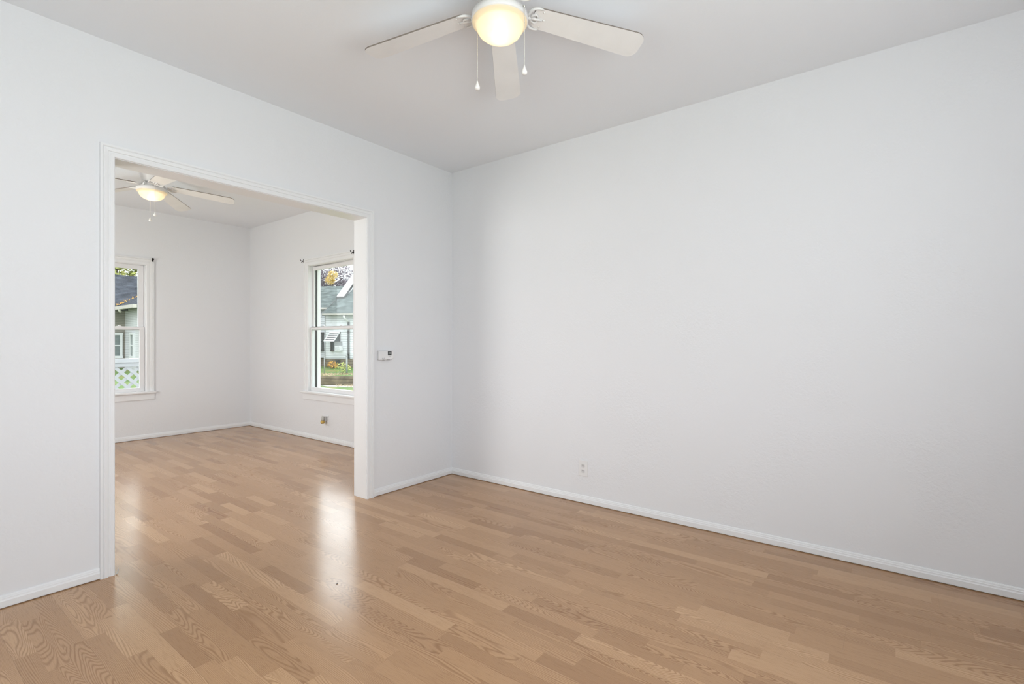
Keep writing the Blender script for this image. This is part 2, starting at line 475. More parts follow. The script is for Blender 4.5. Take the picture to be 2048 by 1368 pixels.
wall_with_hole('wall_far_right', 'y', XR2, XR2+WT, YP+TP, YB2, H2, [(W2[0], W2[1], WZ0, WZ1)], M['wall'])
wall_with_hole('wall_far_west', 'y', XL2-WT, XL2, YP+TP, YB2, H2, [(4.2, 5.6, 0.62, 2.22)], M['wall'])

# ---- baseboards: (distance from wall, height)
BASE = [(0,0.004),(0.012,0.004),(0.013,0.006),(0.0135,0.033),(0.0115,0.036),(0.0105,0.040),(0.0105,0.044),(0.0075,0.047),(0.0065,0.053),(0.004,0.057),(0,0.057)]
def baseboard(name, a, b, nrm):
    nrm = Vector((*nrm, 0))
    rings = [[Vector((*p, 0)) + nrm*d + Vector((0,0,z)) for d, z in BASE] for p in (a, b)]
    return structure(MB().sweep(rings).build(name, M['trim']))
CW = 0.062
baseboard('baseboard_left', (XL, YP), (OX0-CW, YP), (0,-1))
baseboard('baseboard_corner', (OX1+CW, YP), (XR, YP), (0,-1))
baseboard('baseboard_right', (XR, YB), (XR, YP), (-1,0))
baseboard('baseboard_behind', (XL, YB), (XR, YB), (0,1))
baseboard('baseboard_far_back', (XL2, YB2), (XR2, YB2), (0,-1))
baseboard('baseboard_far_right', (XR2, YP+TP), (XR2, YB2), (-1,0))
baseboard('baseboard_far_left', (OX1+CW, YP+TP), (XR2, YP+TP), (0,1))

# ---- casing with mitred corners; profile (offset outwards from the inner edge, projection)
CAS = [(0.0,0.0),(0.0,0.010),(0.004,0.012),(0.018,0.012),(0.020,0.0095),(0.026,0.0095),(0.028,0.014),(0.042,0.016),(0.046,0.013),(0.050,0.018),(0.060,0.018),(0.062,0.0)]
def casing(mb, a0, a1, zt, z0, P, prof=CAS):
    """P(a, z, d) -> point; a is along the wall, d the projection into the room"""
    rings = [[P(a0-o, z0, d) for o, d in prof], [P(a0-o, zt+o, d) for o, d in prof],
             [P(a1+o, zt+o, d) for o, d in prof], [P(a1+o, z0, d) for o, d in prof]]
    return mb.sweep(rings)
tr = structure(empty('trim_1', ((OX0+OX1)/2, YP, 0)))
L0 = Vector(tr.location)
casing(MB(), OX0-0.003, OX1+0.003, OZ+0.003, 0.0, lambda a, z, d: Vector((a, YP-d, z))-L0).build('door_casing', M['trim'], tr)
casing(MB(), OX0-0.003, OX1+0.003, OZ+0.003, 0.0, lambda a, z, d: Vector((a, YP+TP+d, z))-L0).build('door_casing', M['trim'], tr)
jb = MB()
for x0, x1 in ((OX0-0.018, OX0), (OX1, OX1+0.018)): jb.box(Vector((x0, YP, 0))-L0, Vector((x1, YP+TP, OZ))-L0)
jb.box(Vector((OX0-0.018, YP, OZ))-L0, Vector((OX1+0.018, YP+TP, OZ+0.018))-L0)
jb.build('jamb_lining', M['trim'], tr)

# ------------------------------------------------------------------ windows
WCAS = [(0.0,0.0),(0.0,0.009),(0.006,0.013),(0.030,0.013),(0.033,0.010),(0.040,0.010),(0.044,0.016),(0.062,0.018),(0.066,0.015),(0.070,0.022),(0.082,0.022),(0.085,0.0)]
def make_window(name, root_loc, a0, a1, P, ov, sw, th=0.030):
    """double-hung window. P(a, z, d): a along the wall, z up, d into the room (negative = outwards)"""
    root = structure(empty(name, root_loc))
    L = Vector(root_loc)
    def bx(mb, a, z, d, a2, z2, d2): mb.box(P(a, z, d)-L, P(a2, z2, d2)-L)
    Q = lambda a, z, d: P(a, z, d)-L
    casing(MB(), a0+0.012, a1-0.012, WZ1-0.012, 0.59, Q, WCAS).build('window_casing', M['trim'], root)
    f = MB()
    for s0, s1 in ((a0, a0+0.016), (a1-0.016, a1)): bx(f, s0, WZ0, 0, s1, WZ1, -WT)
    bx(f, a0, WZ1-0.016, 0, a1, WZ1, -WT); bx(f, a0, WZ0, -0.07, a1, WZ0+0.03, -WT-0.03)
    f.build('window_frame', M['trim'], root)
    st = MB()
    bx(st, a0-ov, 0.566, 0.0, a1+ov, 0.590, 0.048); bx(st, a0, 0.566, 0.0, a1, 0.590, -0.07)
    st.build('window_stool', M['trim'], root, 0.004)
    ap = MB(); bx(ap, a0-ov+0.012, 0.485, 0, a1+ov-0.012, 0.566, 0.016); ap.build('apron', M['trim'], root, 0.003)
    i0, i1 = a0+0.018, a1-0.018
    def sash(z0, z1, d0, d1, bot, top, st_w):
        s = MB()
        bx(s, i0, z0, d0, i0+st_w, z1, d1); bx(s, i1-st_w, z0, d0, i1, z1, d1)
        bx(s, i0+st_w, z0, d0, i1-st_w, z0+bot, d1); bx(s, i0+st_w, z1-top, d0, i1-st_w, z1, d1)
        o = s.build('sash', M['vinyl'], root, 0.003)
        g = MB(); dm = (d0+d1)/2; bx(g, i0+st_w-0.004, z0+bot-0.004, dm-0.002, i1-st_w+0.004, z1-top+0.004, dm+0.002)
        g.build('pane', M['glass'], o)
        return o
    up = sash(1.350, WZ1-0.018, -0.053-th, -0.053, 0.034, 0.050, sw+0.006)
    lo = sash(0.592, 1.386, -0.020-th, -0.020, 0.045, 0.030, sw)
    if True:
        for q in (0.30, 0.70):
            k = MB(); a = i0+(i1-i0)*q
            bx(k, a-0.022, 1.386, -0.048, a+0.022, 1.394, -0.024); bx(k, a-0.008, 1.394, -0.044, a+0.016, 1.402, -0.030)
            k.build('sash_lock', M['vinyl'], lo)
        # outer storm frame
        s = MB()
        for s0, s1 in ((a0+0.016, a0+0.034), (a1-0.034, a1-0.016)): bx(s, s0, 0.60, -0.105, s1, WZ1-0.016, -0.136)
        bx(s, a0+0.034, WZ1-0.045, -0.115, a1-0.034, WZ1-0.016, -0.136); bx(s, a0+0.034, 0.596, -0.115, a1-0.034, 0.625, -0.136)
        s.build('storm_frame', M['vinyl'], root)
        dk = MB()
        for s0, s1 in ((a0+0.016, a0+0.022), (a1-0.022, a1-0.016)): bx(dk, s0, 0.60, -0.085, s1, WZ1-0.02, -0.1045)
        dk.build('weather_seal', M['slot'], root)
    return root
make_window('window_1', (sum(W1)/2, YB2, WZ0), W1[0], W1[1], lambda a, z, d: Vector((a, YB2-d, z)), 0.088, 0.050)
make_window('window_2', (XR2, sum(W2)/2, WZ0), W2[0], W2[1], lambda a, z, d: Vector((XR2-d, a, z)), 0.115, 0.018, 0.020)

# ------------------------------------------------------------------ ceiling fans
def arc_pts(c, r, a0, a1, k, z): return [(c[0]+r*math.cos(R(a0+(a1-a0)*i/k)), c[1]+r*math.sin(R(a0+(a1-a0)*i/k)), z) for i in range(k+1)]
def make_fan(loc, phi, rim_z, label, chains):
    """root on the ceiling; all z below are relative to it. rim_z: height of the glass rim"""
    root = empty('ceiling_fan', loc)
    tag(root, label, 'ceiling fan', 'white five-blade ceiling fans')
    g = rim_z - loc[2]                                        # glass rim, negative
    bz = g + 0.046                                            # blade level at the root
    MB().lathe([(0.0,0),(0.112,0),(0.120,-0.008),(0.120,-0.022),(0.112,-0.034),(0.080,g+0.094),(0.074,g+0.088),(0.0,g+0.088)], 48).build('motor_housing', M['fan'], root)
    MB().lathe([(0.0,g+0.089),(0.050,g+0.089),(0.051,g+0.070),(0.055,g+0.052),(0.068,g+0.041),(0.110,g+0.036),(0.121,g+0.030),(0.123,g+0.006),(0.121,g+0.002),(0.112,g+0.001),(0.0,g+0.001)], 48).build('light_fitter', M['fan'], root)
    t = 0.004
    outer = [(0.119,g+0.001),(0.118,g-0.004),(0.109,g-0.010),(0.1035,g-0.016),(0.1025,g-0.020),(0.0990,g-0.030),(0.090,g-0.045),(0.075,g-0.058),(0.055,g-0.068),(0.030,g-0.0745),(0.0,g-0.0765)]
    inner = [(max(r-t, 0.0), z+(t if r < 0.092 else 0.002)) for r, z in outer]
    inner[0] = (0.115, g+0.0008)
    MB().lathe(outer+inner[::-1], 56).build('glass_bowl', M['bowl'], root)
    MB().sphere((0, 0, g-0.032), 0.021, 20, (1,1,1.15)).build('bulb', M['bulb'], root)
    for k in range(5):
        a = R(phi + 72*k); ca, sa = math.cos(a), math.sin(a)
        pitch = R(-11)
        def T(r, w, h=0.0):
            """r along the blade, w across it, h above its plane"""
            y = w*math.cos(pitch) - h*math.sin(pitch); z = w*math.sin(pitch) + h*math.cos(pitch)
            droop = -0.052*max(0, (r-0.12))/0.54
            return Vector((ca*r - sa*y, sa*r + ca*y, bz + 0.006 + z + droop))
        out = []
        r0, r1, w0, w1 = 0.150, 0.673, 0.054, 0.070
        for i in range(7):                                     # rounded tip corners
            q = R(90*i/6); out.append((r1-0.045+0.045*math.sin(q), w1-0.045+0.045*math.cos(q)))
        for i in range(7):
            q = R(90*i/6); out.append((r1-0.045+0.045*math.cos(q), -(w1-0.045)-0.045*math.sin(q)))
        for i in range(5):
            q = R(90*i/4); out.append((r0+0.03-0.03*math.sin(q), -(w0-0.03)-0.03*math.cos(q)))
        for i in range(5):
            q = R(90*i/4); out.append((r0+0.03-0.03*math.cos(q), (w0-0.03)+0.03*math.sin(q)))
        n_ = len(out); b = MB()
        vs = [T(r, w, 0) for r, w in out] + [T(r, w, 0.006) for r, w in out]
        b.add(vs, [tuple(range(n_)), tuple(reversed(range(n_, 2*n_)))])
        b.cur = 1
        o_ = len(b.v); b.add(vs, [(i, i+n_, (i+1) % n_ + n_, (i+1) % n_) for i in range(n_)])
        bl = b.build('blade', [M['blade'], M['bladeedge']], root)
        # scrolled blade iron under the blade root
        i_ = MB()
        up = g + 0.092 - bz
        i_.tube([T(0.060,0,up), T(0.078,0,up-0.012), T(0.092,0,0.010), T(0.106,0,-0.004), T(0.122,0,-0.007), T(0.140,0,-0.006)], [0.011,0.009,0.008,0.008,0.008,0.008], 10)
        for sgn in (-1, 1):
            i_.tube([T(0.124,0,-0.006), T(0.126,sgn*0.020,-0.006), T(0.133,sgn*0.038,-0.006), T(0.146,sgn*0.051,-0.005), T(0.164,sgn*0.056,-0.004), T(0.184,sgn*0.054,-0.003)], [0.007,0.007,0.0065,0.006,0.005,0.003], 8)
            i_.tube([T(0.136,sgn*0.003,-0.006), T(0.146,sgn*0.016,-0.006), T(0.160,sgn*0.022,-0.005), T(0.170,sgn*0.014,-0.004), T(0.164,sgn*0.006,-0.004)], [0.005,0.005,0.0045,0.004,0.003], 8)
            i_.sphere(T(0.190, sgn*0.040, -0.001), 0.004, 8)
        i_.sphere(T(0.200, 0, -0.001), 0.004, 8)
        i_.tube([T(0.138,0,-0.006), T(0.160,0,-0.005), T(0.192,0,-0.003)], [0.008,0.007,0.004], 8)
        i_.build('blade_bracket', M['fan'], bl)
    for (dx, dy, ztop, zend) in chains:                       # beaded pull chains
        c = MB(); z0 = ztop-loc[2]; z1 = zend-loc[2]
        c.tube([(dx,dy,z0), (dx,dy,z1)], 0.0011, 6)
        k = int((z0-z1)/0.007)
        for q in range(k): c.sphere((dx, dy, z0-(q+0.5)*(z0-z1)/k), 0.0021, 6)
        d = Vector((dx, dy, 0)).normalized()
        c.tube([Vector((dx,dy,z0)) - d*0.035 + Vector((0,0,0.012)), (dx,dy,z0+0.004), (dx,dy,z0-0.004)], 0.003, 8)
        ch = c.build('pull_chain', M['chain'], root)
        MB().lathe([(0.0,0.004),(0.0022,0.0),(0.0038,-0.007),(0.0085,-0.018),(0.0118,-0.026),(0.0115,-0.032),(0.008,-0.037),(0.0,-0.039)], 18, (dx, dy, z1)).build('chain_pendant', M['pend'], ch)
    return root
FWD = Vector((math.cos(R(YAW)), math.sin(R(YAW)), 0)); RGT = Vector((math.sin(R(YAW)), -math.cos(R(YAW)), 0))
def ray(px, depth, py=None):
    p = FWD*depth + RGT*((px-1024)/993.0*depth)
    return Vector((p.x, p.y, EYE + ((684-py)/993.0*depth if py is not None else 0)))
c1 = ray(999.5, 2.145)
o1 = [RGT*0.105 - FWD*0.075, -RGT*0.100 + FWD*0.050]
make_fan((c1.x, c1.y, H1), 34.4, 2.578, 'white ceiling fan with lit amber bowl hanging in the near room',
         [(o1[0].x, o1[0].y, 2.600, 2.352), (o1[1].x, o1[1].y, 2.600, 2.352)])
c2 = ray(304, 4.64)
make_fan((c2.x, c2.y, H2), -24, 2.600, 'white ceiling fan with lit bowl seen through the doorway in the far room',
         [(0.020, 0.117, 2.612, 2.386), (-0.013, -0.121, 2.612, 2.392)])

# ------------------------------------------------------------------ thermostat on the partition
th = empty('thermostat', (2.510, YP, 1.096))
tag(th, 'small white thermostat with dark screen on the wall right of the doorway', 'thermostat')
MB().box((-0.072,-0.006,-0.037),(0.072,0,0.037)).build('back_plate', M['plastg'], th, 0.002)
b = MB()
out = [(-0.070,-0.036),(0.040,-0.036),(0.060,-0.031),(0.070,-0.026),(0.070,0.036),(-0.070,0.036)]
b.prism([(x,-0.006,z) for x, z in out], (0,-0.022,0)); b.build('case', M['plast'], th, 0.004)
b = MB().box((0.012,-0.0295,-0.002),(0.048,-0.027,0.030)); sc = b.build('screen', M['lcd'], th, 0.0012)
MB().box((0.018,-0.0302,0.008),(0.042,-0.0292,0.025)).build('display', M['lcdseg'], sc)
for x in (-0.045, -0.028): MB().box((x,-0.0296,-0.026),(x+0.011,-0.027,-0.020)).build('button', M['plastg'], th, 0.001)
for x in (0.020, 0.034): MB().box((x,-0.0296,-0.014),(x+0.009,-0.027,-0.009)).build('button', M['plastg'], th, 0.001)
for x, x2 in ((-0.030, -0.018), (0.012, 0.034)): MB().box((x,-0.026,-0.0385),(x2,-0.012,-0.036)).build('slide_switch', M['slot'], th)

# ------------------------------------------------------------------ wall outlets (face looks towards -X)
def make_outlet(loc, label):
    o = empty('wall_outlet', loc); tag(o, label, 'outlet', 'duplex wall outlets')
    b = MB().box((-0.006,-0.038,-0.059),(0,0.038,0.059)); b.build('cover_plate', M['plast'], o, 0.0035)
    for s in (-1, 1):
        z = s*0.020; r = MB(); poly = []
        for i in range(24):
            a = 2*math.pi*i/24; poly.append((-0.0062, 0.0172*math.cos(a), z+max(-0.0135, min(0.0135, 0.0172*math.sin(a)))))
        r.prism(poly, (-0.0022,0,0)); q = r.build('receptacle', M['recept'], o)
        h = MB()
        h.box((-0.0088,-0.0075,z-0.001),(-0.0082,-0.0055,z+0.008)); h.box((-0.0088,0.0055,z-0.001),(-0.0082,0.0075,z+0.007))
        h.prism([(-0.0082, 0.0028*math.cos(2*math.pi*i/10), z-0.008+0.0028*math.sin(2*math.pi*i/10)) for i in range(10)], (-0.0006,0,0))
        h.build('slots', M['slot'], q)
    MB().sphere((-0.0062,0,0), 0.0035, 10, (0.4,1,1)).build('screw', M['chain'], o)
    return o
make_outlet((XR, 1.824, 0.258), 'white duplex wall outlet with empty sockets low on the near right wall')
make_outlet((XR2, 5.385, 0.256), 'white duplex wall outlet behind a plugged-in freshener below the far window')
af = empty('air_freshener', (XR2-0.0085, 5.385, 0.256))
tag(af, 'small plug-in air freshener with golden cap in the outlet below the far window', 'air freshener')
MB().box((-0.030,-0.019,-0.006),(0,0.019,0.052)).build('plug_body', M['plastg'], af, 0.006)
MB().lathe([(0.001,0.0),(0.017,0.001),(0.019,0.010),(0.018,0.034),(0.014,0.044),(0.010,0.048),(0.001,0.048)], 20, (-0.046,0,0.010)).build('clear_vial', M['clear'], af)
MB().lathe([(0.001,-0.030),(0.018,-0.029),(0.023,-0.022),(0.024,-0.006),(0.020,0.004),(0.012,0.010),(0.001,0.010)], 20, (-0.048,0,0.0)).build('cap', M['gold'], af)

# ------------------------------------------------------------------ curtain-rod brackets
def make_bracket(loc, rz, label):
    o = empty('curtain_bracket', loc, rz); tag(o, label, 'curtain bracket', 'curtain rod brackets')
    MB().box((-0.008,-0.004,-0.022),(0.008,0,0.022)).build('mounting_plate', M['black'], o, 0.001)
    b = MB(); b.tube([(0,-0.003,-0.006),(0,-0.020,-0.002),(0,-0.034,-0.006),(0,-0.042,-0.002),(0,-0.046,0.014)], 0.0046, 8)
    b.tube([(0,-0.010,-0.004),(0,-0.022,-0.018),(0,-0.030,-0.024)], 0.0042, 8)
    b.build('hook', M['black'], o)
    return o
make_bracket((2.196, YB2-0.022, 2.222), 0, 'small black curtain rod bracket at the top corner of the left window')
make_bracket((XR2, 5.900, 2.226), R(-90), 'small dark curtain rod bracket left of the window on the far right wall')
make_bracket((XR2-0.022, 4.815, 2.216), R(-90), 'dark curtain rod bracket at the window corner beside the doorway jamb')

# ------------------------------------------------------------------ bits on the floor
p = ray(674, 2.46)
MB().sphere((0,0,0.002), 0.0036, 8, (1,0.8,0.6)).build('crumb', M['debris'], None).location = (p.x, p.y, 0)
tag(bpy.data.objects['crumb'], 'tiny dark crumb lying in the bright reflection on the floor', 'crumb')
b = MB(); b.tube([(0,0,0.002),(0.006,0.006,0.005),(0.012,0.010,0.014),(0.015,0.016,0.022)], [0.003,0.003,0.002,0.001], 6)
o = b.build('caulk_shred', M['chip']); o.location = (OX0+0.001, YP-0.012, 0)
tag(o, 'curled shred of pale caulk at the foot of the left door casing', 'caulk shred')

# ================================================================== outdoors
structure(MB().box((-25, -20, -0.62), (60, 70, -0.5)).build('lawn', M['grass']))
# ---- own porch with lattice rail beyond the far back wall
structure(MB().box((-1.2, YB2+WT+0.05, -0.5), (4.6, 8.62, -0.10)).build('porch_deck', M['deck']))
PY = 8.66
lr = empty('lattice_railing', (1.8, PY, -0.5))
tag(lr, 'white porch railing with diagonal lattice outside the left window', 'railing')
LX0, LX1, LZ0, LZ1 = -2.6, 2.6, 0.42, 1.355
sl = MB(); sl.prism([(-8,9.6,-0.55),(-8,9.6,-0.22),(-8,22.4,0.27),(-8,32,0.30),(-8,32,-0.55)], (14.6,0,0))
structure(sl.build('lawn_slope', M['grass']))
def strip(mb, a, bnd, y0, y1, w=0.042):
    (x0, z0), (x1, z1) = a, bnd
    d = Vector((x1-x0, 0, z1-z0)).normalized(); nn = Vector((-d.z, 0, d.x))*w/2
    A, B = Vector((x0, y0, z0)), Vector((x1, y0, z1))
    mb.prism([A-nn, B-nn, B+nn, A+nn], (0, y1-y0, 0))
def clip(x, sgn):
    pts = []
    za, zb = LZ0, LZ1
    xa, xb = x, x + sgn*(zb-za)
    t0, t1 = 0.0, 1.0
    for lim, lo in ((LX0, True), (LX1, False)):
        dx = xb-xa
        tt = (lim-xa)/dx
        if (dx > 0) == lo: t0 = max(t0, tt)
        else: t1 = min(t1, tt)
    if t1-t0 < 0.03: return None
    return (xa+(xb-xa)*t0, za+(zb-za)*t0), (xa+(xb-xa)*t1, za+(zb-za)*t1)
PITCH = 0.141
lat = MB()
for sgn, (ya, yb) in ((-1, (-0.012, -0.004)), (1, (-0.004, 0.004))):
    k = -40
    while k < 80:
        s = clip(LX0 - 1.2 + k*PITCH, sgn)
        if s: strip(lat, s[0], s[1], ya, yb)
        k += 1
lat.build('lattice_panel', M['lattice'], lr)
MB().box((LX0-0.05,-0.05,1.405),(LX1+0.05,0.05,1.465)).build('top_rail', M['lattice'], lr, 0.006)
MB().box((LX0,-0.03,1.345),(LX1,0.03,1.402)).build('under_rail', M['lattice'], lr, 0.004)
MB().box((LX0,-0.03,0.40),(LX1,0.03,0.46)).build('bottom_rail', M['lattice'], lr, 0.004)
for x in (LX0, 0.0-1.0, LX1):
    MB().box((x-0.045,-0.045,0.0),(x+0.045,0.045,1.40)).build('post', M['lattice'], lr, 0.004)

# ---- leaf clouds
def leaf_cloud(mb, c, rad, n, size, rng):
    for _ in range(n):
        while True:
            v = Vector((rng.uniform(-1,1), rng.uniform(-1,1), rng.uniform(-1,1)))
            if 0.2 < v.length < 1: break
        q = Vector((c[0]+v.x*rad[0], c[1]+v.y*rad[1], c[2]+v.z*rad[2]))
        a = Vector((rng.gauss(0,1), rng.gauss(0,1), rng.gauss(0,1))).normalized(); b_ = a.orthogonal().normalized()
        s = size*rng.uniform(0.6, 1.3)
        mb.add([q-a*s, q+b_*s*0.55, q+a*s, q-b_*s*0.55], [(0,1,2,3)])
def make_tree(loc, h, blobs, leafm, label, seed, n=700, size=0.16):
    rng = random.Random(seed); root = empty('tree', loc); tag(root, label, 'tree', 'trees beyond the neighbouring houses')
    t = MB(); t.tube([(0,0,0),(0.05,0,h*0.3),(0,0.05,h*0.6),(0,0,h*0.8)], [0.25,0.2,0.14,0.07], 10)
    for (bx, by, bz_, br) in blobs:
        t.tube([(0,0,h*0.45),(bx*0.5,by*0.5,h*0.45+(bz_-h*0.45)*0.6),(bx,by,bz_)], [0.10,0.06,0.02], 6)
    t.build('trunk', M['bark'], root)
    f = MB()
    for (bx, by, bz_, br) in blobs: leaf_cloud(f, (bx,by,bz_), (br,br,br*0.85), n, size, rng)
    f.build('foliage', leafm, root)
    return root

# ---- grey house beyond the left window: main block facing us, wing on the right coming nearer
gh = empty('house', (5.8, 22.1, -0.5))
tag(gh, 'house with lit grey and shaded tan siding and dark shingle roof seen through the left window', 'house', 'neighbouring houses')
EZ = 2.98                                     # eave height above its ground
MB().box((-7,0,0),(0.02,4.9,EZ)).build('wall', M['tan'], gh)
MB().box((0,-2.2,0),(4.6,4.9,EZ)).build('wall', M['litside'], gh)
MB().box((-0.03,-0.025,0),(0.01,0.02,EZ)).build('corner_board', M['tan'], gh)
PT = 0.52
r_ = MB()
y0, ym, y1 = -0.35, 2.45, 5.25
r_.prism([(-7.4,y0,EZ-0.05),(-7.4,ym,EZ-0.05+PT*(ym-y0)),(-7.4,y1,EZ-0.05),(-7.4,y1,EZ-0.17),(-7.4,ym,EZ-0.17+PT*(ym-y0)),(-7.4,y0,EZ-0.17)], (12.2,0,0))
r_.build('roof', M['slate'], gh)
r_ = MB(); x0, xm, x1 = -0.35, 2.3, 4.95
r_.prism([(x0,-2.55,EZ-0.05),(xm,-2.55,EZ-0.05+PT*(xm-x0)),(x1,-2.55,EZ-0.05),(x1,-2.55,EZ-0.17),(xm,-2.55,EZ-0.17+PT*(xm-x0)),(x0,-2.55,EZ-0.17)], (0,5.0,0))
r_.build('roof', M['slate'], gh)
MB().prism([(0,-2.2,EZ-0.02),(4.6,-2.2,EZ-0.02),(2.3,-2.2,EZ+1.12)], (0,0.1,0)).build('gable', M['litside'], gh)
g_ = MB().box((-7.4,-0.46,EZ-0.16),(-0.35,-0.34,EZ-0.05)); g_.build('gutter', M['gutter'], gh)
g_ = MB().box((-0.46,-2.55,EZ-0.16),(-0.34,-0.35,EZ-0.05)); g_.build('gutter', M['gutter'], gh)
MB().tube([(-0.42,-1.02,EZ-0.10),(-0.42,-1.02,EZ-0.20),(-0.38,-1.02,EZ-0.26)], 0.045, 8).build('downspout', M['gutter'], gh)
def house_window(parent, P, a0, a1, z0, z1, frame, pane, fw=0.07):
    f = MB()
    def bx(m_, a, z, d, a2, z2, d2): m_.box(P(a,z,d), P(a2,z2,d2))
    bx(f,a0,z0+fw*1.2,0,a0+fw,z1-fw*1.2,0.06); bx(f,a1-fw,z0+fw*1.2,0,a1,z1-fw*1.2,0.06); bx(f,a0-0.01,z1-fw*1.2,0,a1+0.01,z1,0.07); bx(f,a0-0.01,z0,0,a1+0.01,z0+fw*1.2,0.07)
    zm = (z0+z1)/2; bx(f,a0+fw,zm-0.02,0,a1-fw,zm+0.02,0.05)
    o = f.build('window', frame, parent)
    q = MB(); bx(q,a0+fw*0.5,z0+fw*0.5,-0.02,a1-fw*0.5,z1-fw*0.5,0.025); q.build('pane', pane, o)
    return o
front = lambda a, z, d: Vector((a, -d, z))
house_window(gh, front, -0.92, -0.085, 1.12, 2.03, M['whitetrim'], M['greypane'])
west = lambda a, z, d: Vector((-d, a, z))
house_window(gh, west, -1.10, -0.70, 1.12, 2.03, M['whitetrim'], M['greypane'])
rng = random.Random(5)
lv = MB()
for k in range(46):
    s = rng.random()**1.6
    x = -0.28 + s*0.95 + rng.gauss(0, 0.03+0.05*(1-s)); y = -0.28 + s*0.95 + rng.gauss(0, 0.03)
    z = EZ + 0.0 + PT*max(x+0.35, y+0.35) + 0.01
    a = Vector((rng.gauss(0,1), rng.gauss(0,1), rng.gauss(0,0.4))).normalized(); b_ = a.orthogonal().normalized()
    q = Vector((x, y, z)); sz = rng.uniform(0.014, 0.03)
    lv.add([q-a*sz, q+b_*sz, q+a*sz, q-b_*sz], [(0,1,2,3)])
o = lv.build('fallen_leaves', M['orange']); o.location = gh.location
tag(o, 'orange fallen leaves gathered in the roof valley of the grey house', 'leaves', kind='stuff')
make_tree((7.6, 31.0, -0.5), 16.0, [(-2.5,0,4.8,1.9),(0,0.4,5.2,2.0),(2.4,0,4.7,1.8),(-0.6,-0.5,6.4,1.5),(1.4,0,6.3,1.4),(-4.6,0.6,5.2,1.9),(-2.6,0,12.4,2.1),(0.2,0,12.8,2.4),(2.6,0.2,12.4,2.1),(-1.2,0.3,15.0,2.3),(1.6,0.2,15.2,2.2)], M['lime'],  # high crown clusters are unseen, spaced to shape the floor reflection
          'yellow green tree behind the dark roof of the grey house', 3, 1800, 0.11)

# ---- white house beyond the right-hand window; its front is turned towards the left
UA = -(90 - YAW) - 5                         # direction of its long front
wh_o = ray(650.5, 24.0)
wh = empty('house', (wh_o.x, wh_o.y, -0.02), R(UA))
tag(wh, 'white sided house with grey green shingle roof seen through the far right window', 'house', 'neighbouring houses')
UX = Vector((math.cos(R(UA)), math.sin(R(UA)), 0)); VX = Vector((-UX.y, UX.x, 0))
WB = Matrix.Translation(Vector((wh_o.x, wh_o.y, -0.02))) @ Matrix.Rotation(R(UA), 4, 'Z')
def hu(px, v=0.0):
    """where the sight line at px meets the plane v on the house"""
    d = ray(px, 1.0); d = Vector((d.x, d.y, 0)); o = Vector((wh_o.x, wh_o.y, 0))
    t = (o + VX*v).dot(VX)/d.dot(VX)
    return (d*t - o).dot(UX), t
def hz(px, py, v=0.0): return EYE + (684-py)/993.0*hu(px, v)[1] + 0.02
# z here is measured from its own ground at -0.02
VL = 1.0                                      # the left wing stands back by this much
ZB = hz(670, 717); ZE = hz(660, 626); ZL = hz(650, 615.5, VL-0.3)
MB().box((0,0,ZB),(6.5,6.8,ZE)).build('wall', M['whiteside'], wh)
MB().box((-4.2,VL,ZB),(0.05,6.8,ZL-0.05)).build('wall', M['whiteside'], wh)
MB().box((0.02,0.03,0),(6.45,6.7,ZB)).build('foundation', M['stone'], wh)
MB().box((-4.17,VL+0.03,0),(0.05,6.7,ZB)).build('foundation', M['stone'], wh)
MB().box((-0.02,-0.02,ZB),(0.015,0.05,ZE-0.02)).build('corner_board', M['post'], wh)
MB().box((hu(671)[0],-0.02,0.10),(hu(680)[0],0.05,ZB-0.06)).build('vent', M['darktrim'], wh)
VE = -0.34; UE = hu(645.5, VE)[0]
ZR = hz(660, 627, VE) + 0.03
PW = 0.50
def slab(mb, u0, u1, v0, v1, z0, pw, th=0.12):
    z1 = z0 + pw*(v1-v0)
    mb.prism([(u0,v0,z0),(u0,v1,z1),(u0,v1,z1-th),(u0,v0,z0-th)], (u1-u0,0,0))
r_ = MB()
VR = 3.6
slab(r_, UE, 6.8, VE, VR, ZR, PW)
ztop = ZR + PW*(VR-VE)
ZL2 = ZL + 0.02; VRL = 4.6; zl = hz(648, 572.5, VRL); PL = (zl-ZL2)/(VRL-(VL-0.34))
slab(r_, -4.5, UE+3.2, VL-0.34, VRL, ZL2, PL)
r_.prism([(UE,VR,ztop),(UE,7.2,ZE),(UE,7.2,ZE-0.12),(UE,VR,ztop-0.12)], (6.8-UE,0,0))
r_.prism([(-4.5,VRL,zl),(-4.5,7.2,ZE),(-4.5,7.2,ZE-0.12),(-4.5,VRL,zl-0.12)], (UE+4.5+3.2,0,0))
r_.build('roof', M['shingle'], wh)
MB().box((UE,VE-0.08,ZR-0.10),(6.8,VE+0.0,ZR-0.02)).build('gutter', M['gutter'], wh)
MB().box((-4.5,VL-0.42,ZL2-0.10),(UE+0.75,VL-0.34,ZL2-0.02)).build('gutter', M['gutter'], wh)
MB().prism([(UE-0.03,VE,ZR-0.14),(UE-0.03,VL+0.3,ZR-0.14+PW*(VL+0.3-VE)),(UE-0.03,VL+0.3,ZR+0.01+PW*(VL+0.3-VE)),(UE-0.03,VE,ZR+0.01)], (0.03,0,0)).build('rake_board', M['darktrim'], wh)
ud = hu(698)[0]
MB().tube([(ud-0.10,VE-0.04,ZR-0.12),(ud-0.08,VE+0.02,ZR-0.24),(ud,-0.06,ZR-0.42)], 0.045, 8).build('downspout', M['whitetrim'], wh)
MB().tube([(ud,-0.06,ZR-0.42),(ud,-0.06,1.0),(ud,-0.06,ZB)], 0.05, 8).build('downspout', M['darktrim'], wh)
